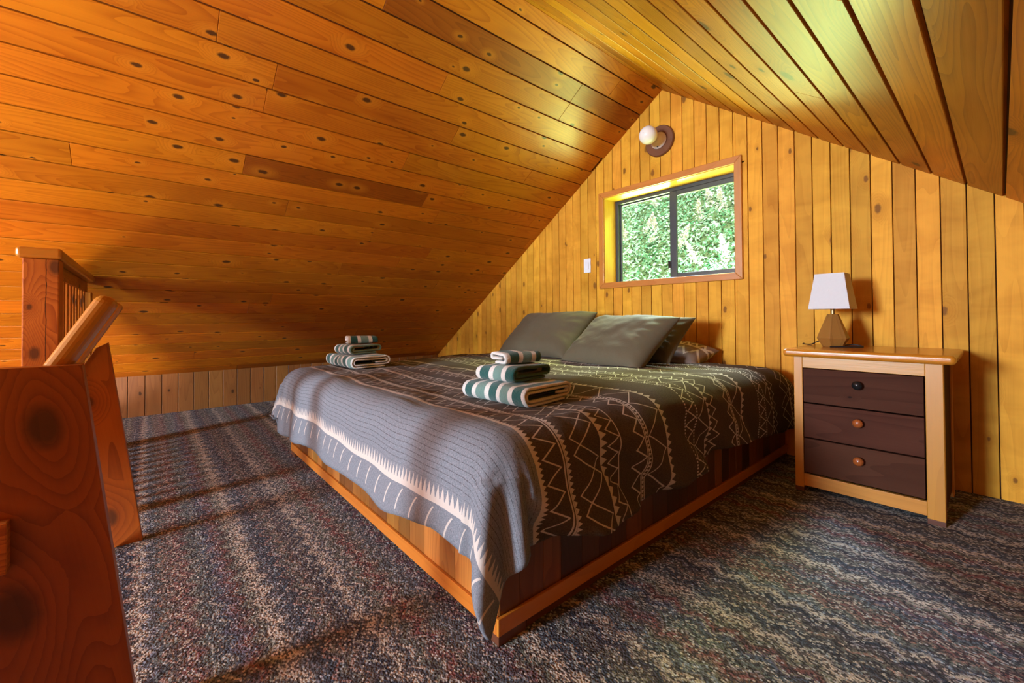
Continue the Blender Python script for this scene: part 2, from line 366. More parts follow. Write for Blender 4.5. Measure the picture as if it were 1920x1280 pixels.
# ------------------------------------------------------------------ duvet pattern
def duvet_mat():
    T = NT('patterned_duvet_cotton'); s, t = T.uv()
    # t = metres from the foot hem, s = metres across
    masks = []
    def band(t0, t1):
        return T.m('MULTIPLY', T.m('GREATER_THAN', t, t0), T.m('LESS_THAN', t, t1))
    def line(t0, w=.0035):
        return T.m('LESS_THAN', T.m('ABSOLUTE', T.m('SUBTRACT', t, t0)), w)
    def saw(t0, h, p, up=True):      # filled triangles standing on t0
        k = T.m('DIVIDE', T.m('SUBTRACT', t, t0), h) if up else T.m('DIVIDE', T.m('SUBTRACT', t0, t), h)
        ins = T.m('LESS_THAN', k, T.m('SUBTRACT', 1.0, tri(T, T.m('DIVIDE', s, p))))
        return T.m('MULTIPLY', ins, T.m('GREATER_THAN', k, 0.0))
    def zigzag(t0, h, p, w=.0024, ph=0.0):
        y = T.m('MULTIPLY_ADD', tri(T, T.m('ADD', T.m('DIVIDE', s, p), ph)), h, t0)
        slope = 2 * h / p
        return T.m('LESS_THAN', T.m('ABSOLUTE', T.m('SUBTRACT', t, y)), w * math.sqrt(1 + slope * slope))
    def dashes(t0, w, p):
        return T.m('MULTIPLY', line(t0, w), T.m('GREATER_THAN', T.m('FRACT', T.m('DIVIDE', s, p)), .45))
    def hook(t0, h, p):
        f = T.m('FRACT', T.m('DIVIDE', s, p)); k = T.m('DIVIDE', T.m('SUBTRACT', t, t0), h)
        y = T.m('MULTIPLY_ADD', T.m('POWER', k, 2.0), .35, .1)
        return T.m('MULTIPLY', band(t0, t0 + h), T.m('LESS_THAN', T.m('ABSOLUTE', T.m('SUBTRACT', f, y)), .0035 / p))
    masks += [hook(0.02, .065, .085), saw(.105, .042, .022), line(.1035, .008)]
    masks += [line(.40, .005), saw(.404, .014, .014), zigzag(.425, .062, .062, .0021), line(.50, .0026), saw(.512, .014, .016), line(.509, .0022)]
    def motif(o):
        return [zigzag(o + .0, .115, .15, .0021), zigzag(o + .0, .115, .15, .0018, .31), saw(o + .128, .028, .026), line(o + .126, .003), zigzag(o + .16, .05, .052, .0019), line(o + .215, .0024)]
    def motif2(o):
        return [zigzag(o, .045, .062, .0024), line(o + .05, .0022), saw(o + .055, .012, .014), line(o + .069, .0022), zigzag(o + .075, .095, .13, .0020), saw(o + .182, .024, .026), line(o + .18, .0026)]
    def motif3(o):
        return [dashes(o, .004, .012), zigzag(o + .008, .05, .056, .0024), dashes(o + .066, .004, .012), zigzag(o + .075, .07, .11, .0019), saw(o + .15, .022, .024), zigzag(o + .178, .045, .05, .0022)]
    masks += motif(.545) + motif2(.83) + motif3(1.18) + motif2(1.50) + motif3(1.86) + motif(2.18)
    tot = masks[0]
    for k in masks[1:]: tot = T.m('MAXIMUM', tot, k)
    # cloth ground: woven grey with fine dashed pinstripes on the foot panel, brown grey on the top
    weave = T.noise(T.xyz(T.m('MULTIPLY', s, 260), T.m('MULTIPLY', t, 420)), 1, 2, .6)
    weave2 = T.noise(T.xyz(T.m('MULTIPLY', s, 420), T.m('MULTIPLY', t, 120)), 1, 2, .6)
    wv = T.m('MULTIPLY', weave, weave2)
    g = T.ramp(T.m('MULTIPLY', wv, 2.4), [(0.1, (.031, .022, .0165)), (.9, (.110, .079, .057))])
    foot = T.ramp(T.m('MULTIPLY', wv, 2.4), [(0.1, (.085, .092, .105)), (.9, (.245, .262, .295))])  # foot grey tinted blue, the window's daylight put into its colour
    isf = T.m('LESS_THAN', t, .40)
    base = T.mix(isf, g, foot)
    pin = T.m('MULTIPLY', T.m('LESS_THAN', T.m('FRACT', T.m('DIVIDE', t, .0165)), .13), T.m('GREATER_THAN', T.noise(T.xyz(T.m('MULTIPLY', s, 330), T.m('MULTIPLY', t, 61)), 1, 1), .44))
    base = T.mix(T.m('MULTIPLY', T.m('MULTIPLY', pin, isf), T.m('GREATER_THAN', t, .15)), base, (.085, .082, .09))
    col = T.mix(T.m('MULTIPLY', tot, .88), base, (.58, .52, .46))
    o = T.n('ShaderNodeTexCoord').outputs['Object']
    wr = T.noise(o, 14, 4, .55, .6)
    p = T.bsdf(col, .95, .06, T.m('ADD', T.m('MULTIPLY', wv, .12), T.m('MULTIPLY', wr, 1.0)), .35, .012)
    p.inputs['Sheen Weight'].default_value = .03
    return T.mat
M_DUVET = duvet_mat()

def pillow_mat(name, a, b, pattern=False):
    T = NT(name); u, v = T.uv(); o = T.n('ShaderNodeTexCoord').outputs['Object']
    w = T.noise(o, 300, 2); wr = T.noise(o, 7, 4, .55, .8)
    col = T.mix(w, a, b)
    if pattern:
        z = T.m('LESS_THAN', T.m('ABSOLUTE', T.m('SUBTRACT', T.m('FRACT', T.m('MULTIPLY', v, 3.3)), T.m('MULTIPLY_ADD', tri(T, T.m('MULTIPLY', u, 11.0)), .34, .2))), .055)
        z2 = T.m('LESS_THAN', T.m('ABSOLUTE', T.m('SUBTRACT', T.m('FRACT', T.m('MULTIPLY', v, 3.3)), .70)), .035)
        z3 = T.m('LESS_THAN', T.m('ABSOLUTE', T.m('SUBTRACT', T.m('FRACT', T.m('MULTIPLY', v, 3.3)), T.m('MULTIPLY_ADD', tri(T, T.m('MULTIPLY', u, 19.0)), .2, .72))), .05)
        col = T.mix(T.m('MULTIPLY', T.m('MAXIMUM', T.m('MAXIMUM', z, z2), z3), .85), col, (.62, .57, .52))
    p = T.bsdf(col, .7, .2, T.m('ADD', T.m('MULTIPLY', w, .04), wr), .35, .012)
    p.inputs['Sheen Weight'].default_value = .08
    return T.mat
M_OLIVE = pillow_mat('olive_grey_sateen', (.098, .079, .046), (.130, .107, .066))
M_PATP = pillow_mat('brown_patterned_cotton', (.16, .105, .08), (.21, .14, .11), True)
M_MATT = plain('mattress_ticking', (.7, .68, .64), .8)

def towel_mat(name, off, greens):
    T = NT(name); u, v = T.uv(); o = T.n('ShaderNodeTexCoord').outputs['Object']
    nz = T.noise(o, 420, 2, .7); nz2 = T.noise(o, 130, 2)
    dk, md = greens
    f = T.m('FRACT', T.m('ADD', T.m('DIVIDE', u, .123), off))
    W = (.78, .76, .70)
    col = T.ramp(f, [(0, W), (.17, dk), (.5, W), (.66, md)], 'CONSTANT')
    h = T.n('ShaderNodeMix', data_type='RGBA', blend_type='MULTIPLY'); 
    fl = T.ramp(nz, [(.3, (.72, .72, .72)), (.7, (1.1, 1.1, 1.1))])
    h.inputs[0].default_value = 1; T.put(h.inputs[6], col); T.put(h.inputs[7], fl)
    p = T.bsdf(h.outputs[2], .95, .1, T.m('ADD', nz, nz2), .8, .004)
    p.inputs['Sheen Weight'].default_value = .3
    return T.mat
GR = ((.020, .105, .095), (.16, .29, .25))

# ------------------------------------------------------------------ SHELL
GAP = .0035
def board_run(mb, a0, a1, make, spacing, joints=None):
    pass

# left ceiling: boards run along Y, stacked down the slope
def sloped_ceiling(name, side, mat):
    mb = MB()
    if side == 'left':
        k = SL; length = math.hypot(RX - KX, SL * (RX - KX)); dirv = Vector((-1, 0, -SL)).normalized(); w = .1382; phase = math.hypot(1, SL) * (RX + 2.436) % w
        nrm = Vector((-SL, 0, 1)).normalized(); gap = .007
    else:
        length = math.hypot(XR + .1 - RX, SRR * (XR + .1 - RX)); dirv = Vector((1, 0, -SRR)).normalized(); w = .1338; phase = math.hypot(1, SRR) * (.014 - RX) % w
        nrm = Vector((SRR, 0, 1)).normalized(); gap = .012
    rg = Vector((RX, 0, RZ)); y0, y1 = YB, D
    s = -w + phase; rnd = random.Random(5 if side == 'left' else 9)
    n = 0
    while s < length:
        a = max(s + gap / 2, 0.0); b = min(s + w - gap / 2, length)
        if b - a > .01:
            y = y0 - rnd.random() * 1.5
            while y < y1:
                L = rnd.uniform(1.0, 3.2) if side == 'left' else rnd.uniform(2.2, 4.5)
                ya, yb = max(y, y0), min(y + L, y1)
                if yb - ya > .03:
                    mb.obox(rg + dirv * a + Vector((0, ya + .0006, 0)), Vector((0, yb - ya - .0012, 0)), dirv * (b - a), nrm * .014, 0, rnd.random())
                y += L
        s += w; n += 1
    # backing above the boards
    mb.obox(rg + nrm * .0125 + Vector((0, y0 - .3, 0)), Vector((0, y1 - y0 + .3, 0)), dirv * (length + .12), nrm * .05, 0, .5, 1)
    return structure(mb.build(name, [mat, M_BACK], bevel=.0016, seg=1))
sloped_ceiling('ceiling_left', 'left', M_CEIL)
sloped_ceiling('ceiling_right', 'right', M_CEILR)

# window opening of the gable
WX0, WX1, WZ0, WZ1 = -2.095, -1.079, 1.066, 1.762
# gable wall: vertical boards
mb = MB(); w = .0831; x = -.013 - 57 * w; rnd = random.Random(3)
def roof_z(x): return zl(x) if x < RX else zr(x)
while x < XR:
    a, b = x + .002, x + w - .002
    a2, b2 = max(a, KX), min(b, XR)
    if b2 - a2 > .01:
        def col_poly(z0, top=None):
            pts = [(a2, D, z0), (b2, D, z0)]
            if top is None:
                pts += [(b2, D, roof_z(b2) + .03)]
                if a2 < RX < b2: pts += [(RX, D, RZ + .03)]
                pts += [(a2, D, roof_z(a2) + .03)]
            else: pts += [(b2, D, top), (a2, D, top)]
            return pts
        r = rnd.random()
        A0, B0 = a2, b2
        for (a2, b2, inside) in ((A0, min(B0, WX0), False), (max(A0, WX0), min(B0, WX1), True), (max(A0, WX1), B0, False)):
            if b2 - a2 < .002: continue
            if inside:
                mb.prism(col_poly(-.05, WZ0 - .01), (0, .018, 0), (0, 0, 1), r); mb.prism(col_poly(WZ1 + .01), (0, .018, 0), (0, 0, 1), r)
            else:
                mb.prism(col_poly(-.05), (0, .018, 0), (0, 0, 1), r)
    x += w
yb = D + .0155
# backing with the window hole, in four pieces
mb.prism([(KX - .1, yb, -.1), (WX0, yb, -.1), (WX0, yb, roof_z(WX0) + .06), (KX - .1, yb, KZ - .02)], (0, .20, 0), rnd=.5, mat=1)
mb.prism([(WX1 + .065, yb, -.1), (XR + .1, yb, -.1), (XR + .1, yb, zr(XR + .1) + .06), (WX1 + .065, yb, zr(WX1 + .065) + .06)], (0, .20, 0), rnd=.5, mat=1)
mb.prism([(WX0, yb, -.1), (WX1 + .065, yb, -.1), (WX1 + .065, yb, WZ0 - .035), (WX0, yb, WZ0 - .035)], (0, .20, 0), rnd=.5, mat=1)
mb.prism([(WX0, yb, WZ1 + .001), (WX1 + .065, yb, WZ1 + .001), (WX1 + .065, yb, zr(WX1 + .065) + .06), (RX, yb, RZ + .06), (WX0, yb, zl(WX0) + .06)], (0, .20, 0), rnd=.5, mat=1)
structure(mb.build('wall_back', [M_GABLE, M_BACK], bevel=.0022, seg=1))

m2 = MB(); m2.box(RX - .25, RX + .25, YB - .2, D + .3, RZ + .045, RZ + .12, 1, .5)
structure(m2.build('ridge_cap', M_BACK))
# left knee wall (vertical boards), continuing down beside the open room
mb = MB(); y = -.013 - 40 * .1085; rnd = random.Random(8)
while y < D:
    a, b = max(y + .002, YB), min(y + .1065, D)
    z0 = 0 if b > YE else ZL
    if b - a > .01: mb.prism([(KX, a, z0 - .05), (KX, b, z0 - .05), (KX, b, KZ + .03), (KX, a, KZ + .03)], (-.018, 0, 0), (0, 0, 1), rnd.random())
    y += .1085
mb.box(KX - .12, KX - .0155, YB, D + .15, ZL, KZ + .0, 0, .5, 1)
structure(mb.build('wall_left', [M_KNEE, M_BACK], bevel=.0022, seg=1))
# right knee wall, outside the frame
GY0, GY1, GZ0, GZ1 = -4.0, -2.0, -2.25, -.8  # invented opening for the added lower lamp
mb = MB(); mb.box(XR, XR + .1, YB, GY0, ZL, zr(XR) + .1, 1, .4); mb.box(XR, XR + .1, GY1, D + .15, ZL, zr(XR) + .1, 1, .4)
mb.box(XR, XR + .1, GY0, GY1, ZL, GZ0, 1, .4); mb.box(XR, XR + .1, GY0, GY1, GZ1, zr(XR) + .1, 1, .4)
structure(mb.build('wall_right', M_GABLE))

# floor slab with the notch of the stair opening
mb = MB()
SX0, SX1, SY = -2.05, -1.19, -.085
mb.box(KX, SX0, YE, D, -.22, 0, 0, .5); mb.box(SX0, SX1, SY, D, -.22, 0, 0, .5); mb.box(SX1, XR, -1.5, D, -.22, 0, 0, .5)  # right part runs back out of view to block the lower lamp
structure(mb.build('floor', M_CARPET))
# lower room
mb = MB(); yy = YB
while yy < YE + 1.2:
    mb.box(KX, XR, yy, yy + .118, ZL - .04, ZL, 0, random.random()); yy += .12
structure(mb.build('floor_lower', M_LOWFLOOR))
mb = MB(); mb.box(KX, XR, 1.0, 1.1, ZL, -.2, 0, .3)
structure(mb.build('wall_inner', M_PLASTER))

# far gable behind the camera, one big window in it
BX0, BX1, BZ0, BZ1 = -2.22, -1.30, .90, 1.92
mb = MB()
def g2(x0, x1, z0, z1=None):
    if z1 is None:
        pts = [(x0, YB, z0), (x1, YB, z0), (x1, YB, roof_z(x1) + .04)] + ([(RX, YB, RZ + .04)] if x0 < RX < x1 else []) + [(x0, YB, roof_z(x0) + .04)]
    else: pts = [(x0, YB, z0), (x1, YB, z0), (x1, YB, z1), (x0, YB, z1)]
    mb.prism(pts, (0, -.14, 0), (0, 0, 1))
g2(KX - .1, BX0, ZL); g2(BX1, XR + .1, ZL); g2(BX0, BX1, ZL, BZ0); g2(BX0, BX1, BZ1)
structure(mb.build('wall_front', M_GABLE))
mb = MB()
for x in (BX0 + .02, BX1 - .02): mb.box(x - .02, x + .02, YB - .10, YB - .04, BZ0, BZ1, 2)
for z in (BZ0 + .03, BZ1 - .03): mb.box(BX0, BX1, YB - .11, YB - .03, z - .03, z + .03, 0)
structure(mb.build('window_2', M_TRIM, bevel=.003))

# ------------------------------------------------------------------ gable window
win = bpy.data.objects.new('window_1', None); COL.objects.link(win); win.location = ((WX0 + WX1) / 2, D, WZ0); structure(win, 'small sliding window in the plank gable wall, foliage behind')
mb = MB(); tw = .045; yo = D - .017
ox0, ox1, oz0, oz1 = WX0 - tw + .006, WX1 + tw - .006, WZ0 - tw + .006, WZ1 + tw - .006
ix0, ix1, iz0, iz1 = WX0 + .006, WX1 - .006, WZ0 + .006, WZ1 - .006
for A, B, C, E, g in (((ox0, oz1), (ox1, oz1), (ix1, iz1), (ix0, iz1), (1, 0, 0)), ((ox1, oz1), (ox1, oz0), (ix1, iz0), (ix1, iz1), (0, 0, 1)), ((ox1, oz0), (ox0, oz0), (ix0, iz0), (ix1, iz0), (1, 0, 0)), ((ox0, oz0), (ox0, oz1), (ix0, iz1), (ix0, iz0), (0, 0, 1))):
    mb.prism([(q[0], yo, q[1]) for q in (A, B, C, E)], (0, .0165, 0), g)
mb.build('casing', M_TRIM, win, bevel=.003)
M_REV = wood('window_reveal_wood', (.72, .42, .045), (.58, .29, .024), var=.1, knots=.08, rough=.3, knot_scale=8, knot_size=.5, ringf=10, streak=.3)
mb = MB(); yf = D + .205; y2 = D + .0195
mb.box(WX0 + .0005, WX0 + .010, D, yf, WZ0 - .02, WZ1 - .001, 2, .2); mb.box(WX1 + .051, WX1 + .064, y2, yf, WZ0 - .02, WZ1 - .001, 2, .3)
mb.box(WX0 + .010, WX1 + .051, D, yf, WZ1 - .010, WZ1 - .0005, 0, .4); mb.box(WX0 + .010, WX1 + .051, y2, yf, WZ0 - .034, WZ0 - .021, 0, .6)
mb.build('reveal', M_REV, win)
fx0, fx1, fz0, fz1 = WX0 + .0105, WX1 + .0505, WZ0 - .0205, WZ1 - .0105
def rect_frame(x0, x1, z0, z1, t, y0, y1, tb=None, tl=None):
    m = MB(); tb = tb or t; tl = tl or t
    m.box(x0, x0 + tl, y0, y1, z0, z1, 2); m.box(x1 - t, x1, y0, y1, z0, z1, 2)
    m.box(x0 + tl, x1 - t, y0, y1, z1 - t, z1, 0); m.box(x0 + tl, x1 - t, y0, y1, z0, z0 + tb, 0)
    return m
rect_frame(fx0, fx1, fz0, fz1, .026, D + .145, D + .203).build('frame', M_FRAME, win, bevel=.002)
xm = -1.581
sash = rect_frame(xm - .026, fx1 - .024, fz0 + .024, fz1 - .024, .036, D + .150, D + .172, .048, .052).build('sash', M_FRAME, win, bevel=.003)
m = MB(); m.box(xm - .036, xm - .016, D + .138, D + .1495, 1.155, 1.212, 2); m.build('latch', M_BLACKKNOB, win, bevel=.002)
m = MB(); m.box(xm + .026, fx1 - .060, D + .159, D + .163, fz0 + .072, fz1 - .060, 0); m.build('glass_pane', M_GLASS, win)
rect_frame(fx0 + .026, xm + .010, fz0 + .026, fz1 - .026, .010, D + .176, D + .196).build('fixed_sash', M_FRAME, win, bevel=.002)
m = MB(); m.box(fx0 + .036, xm - .000, D + .184, D + .188, fz0 + .036, fz1 - .036, 0); m.build('glass_pane', M_GLASS, win)

# ------------------------------------------------------------------ wall lamp and switch
wl = empty('wall_lamp', (-1.590, D, 2.062), 'bare white globe bulb in porcelain holder on round brown wooden disc above window', 'lamp')
m = MB(); m.lathe([(0, 0), (.108, 0), (.111, .004), (.111, .012), (.105, .019), (0, .019)], (-1.590, D - .0002, 2.062), (0, -1, 0), 48); m.build('mounting_disc', M_DISC, wl, smooth=False, bevel=0)
m = MB(); m.lathe([(0, 0), (.058, 0), (.060, .006), (.056, .014), (.046, .026), (.036, .036), (.032, .050), (.030, .060), (0, .060)], (-1.590, D - .0194, 2.062), (0, -1, 0), 40); m.build('bulb_holder', M_PORC, wl, smooth=True)
m = MB(); R = .062; m.lathe([(0, 0), (.017, 0), (.018, .012)] + [(R * math.sin(th), .018 + R - R * math.cos(th)) for th in [math.radians(a) for a in range(20, 181, 8)]] + [(0, .018 + 2 * R)], (-1.590, D - .0798, 2.062), (0, -1, 0), 40); m.build('bulb', M_GLOBE, wl, smooth=True)
m = MB(); m.lathe([(0, 0), (.006, 0), (.006, .004), (0, .004)], (-1.590 + .002, D - .040, 2.062 - .047), (0, -.9, -.44), 12); m.build('screw', M_FRAME, wl)
ls = empty('light_switch', (-2.265, D, 1.229), 'white rocker light switch on plank wall left of the window', 'switch')
m = MB(); m.box(-2.301, -2.229, D - .006, D - .0002, 1.170, 1.288, 2); m.build('wall_plate', M_WHITE, ls, bevel=.002)
m = MB(); m.obox((-2.281, D - .0112, 1.197), (.032, 0, 0), (0, .005, 0), (0, -.0, .064), 2); m.build('rocker', M_WHITE, ls, bevel=.0015)

# ------------------------------------------------------------------ bed
BX_0, BX_1, BY_0, BY_1 = -2.768, -.8065, .646, 2.77
BZT = .395
bed = empty('platform_bed', ((BX_0 + BX_1) / 2, BY_0, 0), 'low platform bed with mixed brown vertical plank sides against gable wall', 'bed')
def plank_panel(m, p0, along, n_, length, z0, z1, seed):
    rnd = random.Random(seed); s = 0
    while s < length - 1e-4:
        w = min(rnd.uniform(.062, .098), length - s)
        if length - s - w < .03: w = length - s
        o = Vector(p0) + Vector(along) * (s + .0006)
        m.obox(o + Vector((0, 0, z0)), Vector(along) * (w - .0012), Vector(n_) * .018, Vector((0, 0, z1 - z0)), 2, rnd.random())
        s += w
m = MB(); plank_panel(m, (BX_0 + .012, BY_0 + .010, 0), (1, 0, 0), (0, 1, 0), BX_1 - BX_0 - .024, .028, BZT - .02, 4); m.build('foot_panel', M_BED, bed, bevel=.001, seg=1)
m = MB(); plank_panel(m, (BX_1 - .010, BY_0 + .012, 0), (0, 1, 0), (-1, 0, 0), BY_1 - BY_0 - .024, .028, BZT - .02, 21); m.build('side_panel', M_BEDSIDE_SHADED, bed, bevel=.001, seg=1)
m = MB(); plank_panel(m, (BX_0 + .010, BY_0 + .012, 0), (0, 1, 0), (1, 0, 0), BY_1 - BY_0 - .024, .028, BZT - .02, 5); m.build('side_panel', M_BED, bed, bevel=.001, seg=1)
tz0, tz1 = .024, .066
m = MB(); m.box(BX_0, BX_1 - .0105, BY_0, BY_0 + .0095, tz0, tz1, 0); m.box(BX_1 - .0095, BX_1, BY_0, BY_1, tz0, tz1, 1); m.box(BX_0, BX_0 + .0095, BY_0 + .01, BY_1, tz0, tz1, 1)
m.box(BX_0, BX_0 + .03, BY_0, BY_0 + .0095, tz1, BZT - .02, 2)
m.build('bottom_trim', M_BEDTRIM, bed, bevel=.0015)
m = MB(); m.box(BX_0 - .004, BX_1 + .012, BY_0 - .004, BY_1, BZT - .0198, BZT, 1); m.build('platform_top', M_BEDTRIM, bed, bevel=.003)
for (x, y) in ((BX_0 + .002, BY_0 + .002), (BX_1 - .092, BY_0 + .002), (BX_0 + .002, BY_1 - .1), (BX_1 - .092, BY_1 - .1)):
    m = MB(); m.box(x, x + .09, y, y + .09, 0.0, .0238, 0); m.build('foot_block', M_FOOT, bed, bevel=.001)
m = MB(); m.box(BX_1 - .03, BX_1 - .008, BY_0 + .1, BY_1 - .1, .0, .0238, 1); m.box(BX_0 + .1, BX_1 - .1, BY_0 + .03, BY_0 + .05, 0, .0238, 0); m.build('plinth', M_FOOT, bed)

mt = MB(); mt.box(BX_0 + .09, BX_1 - .09, BY_0 + .09, BY_1 - .12, BZT, .478, 0)
mo = mt.build('mattress', M_MATT, bevel=.04, seg=4); tag(mo, 'pale mattress lying on the bed platform beneath the patterned duvet', 'mattress')

# duvet: cloth laid over the bed, hanging at three sides
ZT = .512
XR_, XL_, YF_ = -.765, -2.835, .592
Rr = .11
def edge(a, flare):
    if a <= 0: return 0.0, 0.0
    q = PI / 2 * Rr
    if a < q: return Rr * math.sin(a / Rr), Rr * (1 - math.cos(a / Rr))
    e = a - q
    return Rr + flare * e, Rr + e * math.sqrt(max(0, 1 - flare * flare))
REST = [(-1.18, 1.035, .33, .500), (-2.56, .965, .36, .512)]
def top_z(x, y):
    z = top_z0(x, y)
    for (cx, cy, r, zr_) in REST:
        d = math.hypot(x - cx, y - cy); f = min(1, max(0, (r - d) / .10)); f = f * f * (3 - 2 * f); z = z * (1 - f) + zr_ * f
    return z
def top_z0(x, y):
    z = ZT + .020 * math.exp(-((x + 1.0) / .45) ** 2 - ((y - 1.75) / .7) ** 2) - .012 * math.exp(-((y - 1.0) / .3) ** 2)
    z += .012 * noise.noise(Vector((x * 2.6, y * 2.6, 1.0))) + .006 * noise.noise(Vector((x * 6, y * 7, 4.0)))
    z += .004 * noise.noise(Vector((x * 3, y * 17, 9.0)))
    return z
def duvet_pt(s, t):
    """s,t flat cloth coordinates; t grows towards the head"""
    xr, xl, yf = XR_ - Rr, XL_ + Rr, YF_ + Rr
    sx = min(max(s, xl), xr); ty = max(t, yf)
    a = s - xr if s > xr else (xl - s if s < xl else 0.0)
    sg = 1 if s > xr else -1
    b = yf - t if t < yf else 0.0
    if sg < 0 and a > 0 and b > 0:
        k = min(1.0, .34 / math.hypot(a, b)); a *= k; b *= k
    rho = math.hypot(a, b)
    q = PI / 2 * Rr
    hang = max(0.0, rho - q * .6) / .35
    if a > 0 and b > 0: ca, cb = a / rho, b / rho
    elif a > 0: ca, cb = 1.0, 0.0
    elif b > 0: ca, cb = 0.0, 1.0
    else: ca = cb = 0.0
    flare = .10 + (.06 if sg < 0 and a > 0 else 0)
    h, v = edge(rho, flare)
    # folds: along the right side slanted swags, at the foot slow waves, at the corner gathered pleats
    amp = 0.0
    if cb == 0 and ca > 0:
        ph = ty * 1.0 + a * .55
        ph = ty - 1.25 * a; wv = min(1.0, max(0.0, (2.5 - ty) / .9))
        amp = hang * (.050 * math.sin(ph * 13.0 + .8) * wv + .021 * math.sin(ph * 27 + 1.9) * wv + .008 * math.sin(ty * 17) + .026 * noise.noise(Vector((ph * 3.4, a * 2, 3.3))))
        if ty < 1.3: amp += hang * .022 * math.sin((ty - YF_) * 20.0) * math.exp(-((ty - .85) / .3) ** 2)
    elif ca == 0 and cb > 0:
        amp = hang * (.010 * math.sin(sx * 4.2 + .6) + .006 * math.sin(sx * 11 + b * 5) + .012 * noise.noise(Vector((sx * 2.4, b * 2, 7.7))))
        amp += hang * .010 * math.sin((sx + 2.45) * 26) * math.exp(-((sx + 2.5) / .16) ** 2)
    elif rho > 0:
        th = math.atan2(cb, ca)           # 0 = side, pi/2 = foot
        k = math.sin(2 * th)
        amp = hang * (.050 * math.sin(th * 8.0 + .4) * k + .004 * k) if sg > 0 else hang * (.02 * math.sin(th * 9) * k + .03 * k) 
    h += amp
    x = sx + sg * ca * h; y = ty - cb * h
    z = top_z(sx, ty) - v
    if z < BZT + .02:
        if a > 0 and b == 0 and sg > 0: x = max(x, BX_1 + .030)
        if a > 0 and b == 0 and sg < 0: x = min(x, BX_0 - .022)
        if b > 0 and a == 0: y = min(y, BY_0 - .022)
        if a > 0 and b > 0: x += sg * ca * .03 * ca * cb; y -= cb * .03 * ca * cb
    # puffiness around the shoulder
    z += .008 * noise.noise(Vector((s * 4, t * 4, 2.0))) * (1 if rho > 0 else 0)
    if t > 2.55:                     # head end lies flat, rolling down a little
        z -= ((t - 2.55) / .22) ** 2 * .05
    return Vector((x, y, z))
def hem_right(t): return .365 + .018 * math.sin(t * 5.2 + 1.0) + .018 * noise.noise(Vector((t * 3, 0, 5)))
def hem_foot(s): return .362 + .055 * max(0, min(1, (-1.2 - s) / 1.6)) - .028 * max(0, 1 - abs(s + 1.0) / .3) + .006 * math.sin(s * 9)
NS, NTT = 210, 190
A_R, A_L, B_F, TH = .37, .36, .37, 2.76
P, U = [], []
s_lo, s_hi = XL_ + Rr, XR_ - Rr; t_lo = YF_ + Rr
def smap(i, t):
    f = i / (NS - 1); tot = A_L + (s_hi - s_lo) + A_R; s = s_lo - A_L + f * tot
    if s > s_hi: s = s_hi + (s - s_hi) / A_R * hem_right(max(t, .85))
    return s
for i in range(NS):
    row, ur = [], []
    for j in range(NTT):
        f = j / (NTT - 1); t = t_lo - B_F + f * (TH - t_lo + B_F)
        s = smap(i, t)
        if t < t_lo: t2 = t_lo - (t_lo - t) / B_F * hem_foot(min(max(s, s_lo), s_hi))
        else: t2 = t
        row.append(duvet_pt(s, t2)); ur.append((s + 3.5, t2 - (t_lo - .362)))
    P.append(row); U.append(ur)
mb = MB(); mb.grid(P, U)
dv = mb.build('duvet', M_DUVET, smooth=True); tag(dv, 'grey and brown duvet with white zigzag and triangle bands over the bed', 'duvet')
so = dv.modifiers.new('Solidify', 'SOLIDIFY'); so.thickness = .012; so.offset = -1

# ------------------------------------------------------------------ pillows
def pillow(name, o, right, up, w, h, thick, mat, label, seed, sag=0.0, group=None, flop=0.0):
    right = Vector(right).normalized(); up = (Vector(up) - right * Vector(up).dot(right)).normalized(); nrm = right.cross(up).normalized()
    o = Vector(o); n = 48; rows = {}
    mb = MB()
    for sgn in (1, -1):
        P, U = [], []
        for i in range(n + 1):
            rp, ru = [], []
            for j in range(n + 1):
                u = -1 + 2 * i / n; v = -1 + 2 * j / n
                u = math.copysign(abs(math.sin(u * PI / 2)), u); v = math.copysign(abs(math.sin(v * PI / 2)), v)
                px = w / 2 * u * (1 - .055 * (1 - v * v)); py = h / 2 * v * (1 - .075 * (1 - u * u))
                e = max(0.0, (1 - u ** 4) * (1 - v ** 4)); zz = thick / 2 * (e ** .52)
                q = Vector((u * 1.7 + seed, v * 1.5, sgn * 2.0))
                zz *= 1 + .11 * noise.noise(q)
                # radiating seam puckers
                ed = max(abs(u), abs(v)); ang = math.atan2(v, u)
                zz += .006 * math.sin(ang * 22 + seed) * max(0, ed - .55) * (1 - ed) * 6
                zz += .006 * noise.noise(Vector((u * 4 + seed, v * 4, 3))) * e ** .5
                py -= sag * (1 - v) * .5 * (1 - u * u) * h
                bend = flop * max(0, v) ** 2
                p = o + right * px + up * (py + h / 2) + nrm * (sgn * zz - bend)
                p.z = max(p.z, top_z(p.x, p.y) + .002); p.y = min(p.y, D - .004)
                rp.append(p); ru.append(((u + 1) / 2 * w, (v + 1) / 2 * h))
            P.append(rp); U.append(ru)
        mb.grid(P, U, flip=(sgn < 0))
    ob = mb.build(name, mat, smooth=True, weld=True, loc=o)
    return tag(ob, label, 'pillow', group)
pillow('pillow', (-2.32, 2.16, .500), (.99, -.02, .02), (-.13, .37, .335), .76, .48, .19, M_OLIVE, 'olive grey pillow leaning on the wall, farther from the nightstand', 1.0)
pillow('pillow', (-1.585, 2.01, .500), (.98, -.17, -.01), (-.17, .37, .285), .665, .46, .17, M_OLIVE, 'olive grey pillow leaning in front, nearer the nightstand', 4.0)
pillow('pillow', (-1.545, 2.295, .535), (.98, -.17, -.02), (-.18, .34, .34), .63, .355, .10, M_OLIVE, 'olive pillow tucked behind the front olive pillow, only its right end showing', 9.0)
pillow('pillow', (-1.50, 2.40, .515), (.99, .03, -.03), (.02, .40, .09), .68, .34, .15, M_PATP, 'brown pillow with white zigzag pattern lying behind the olive pillows', 13.0)

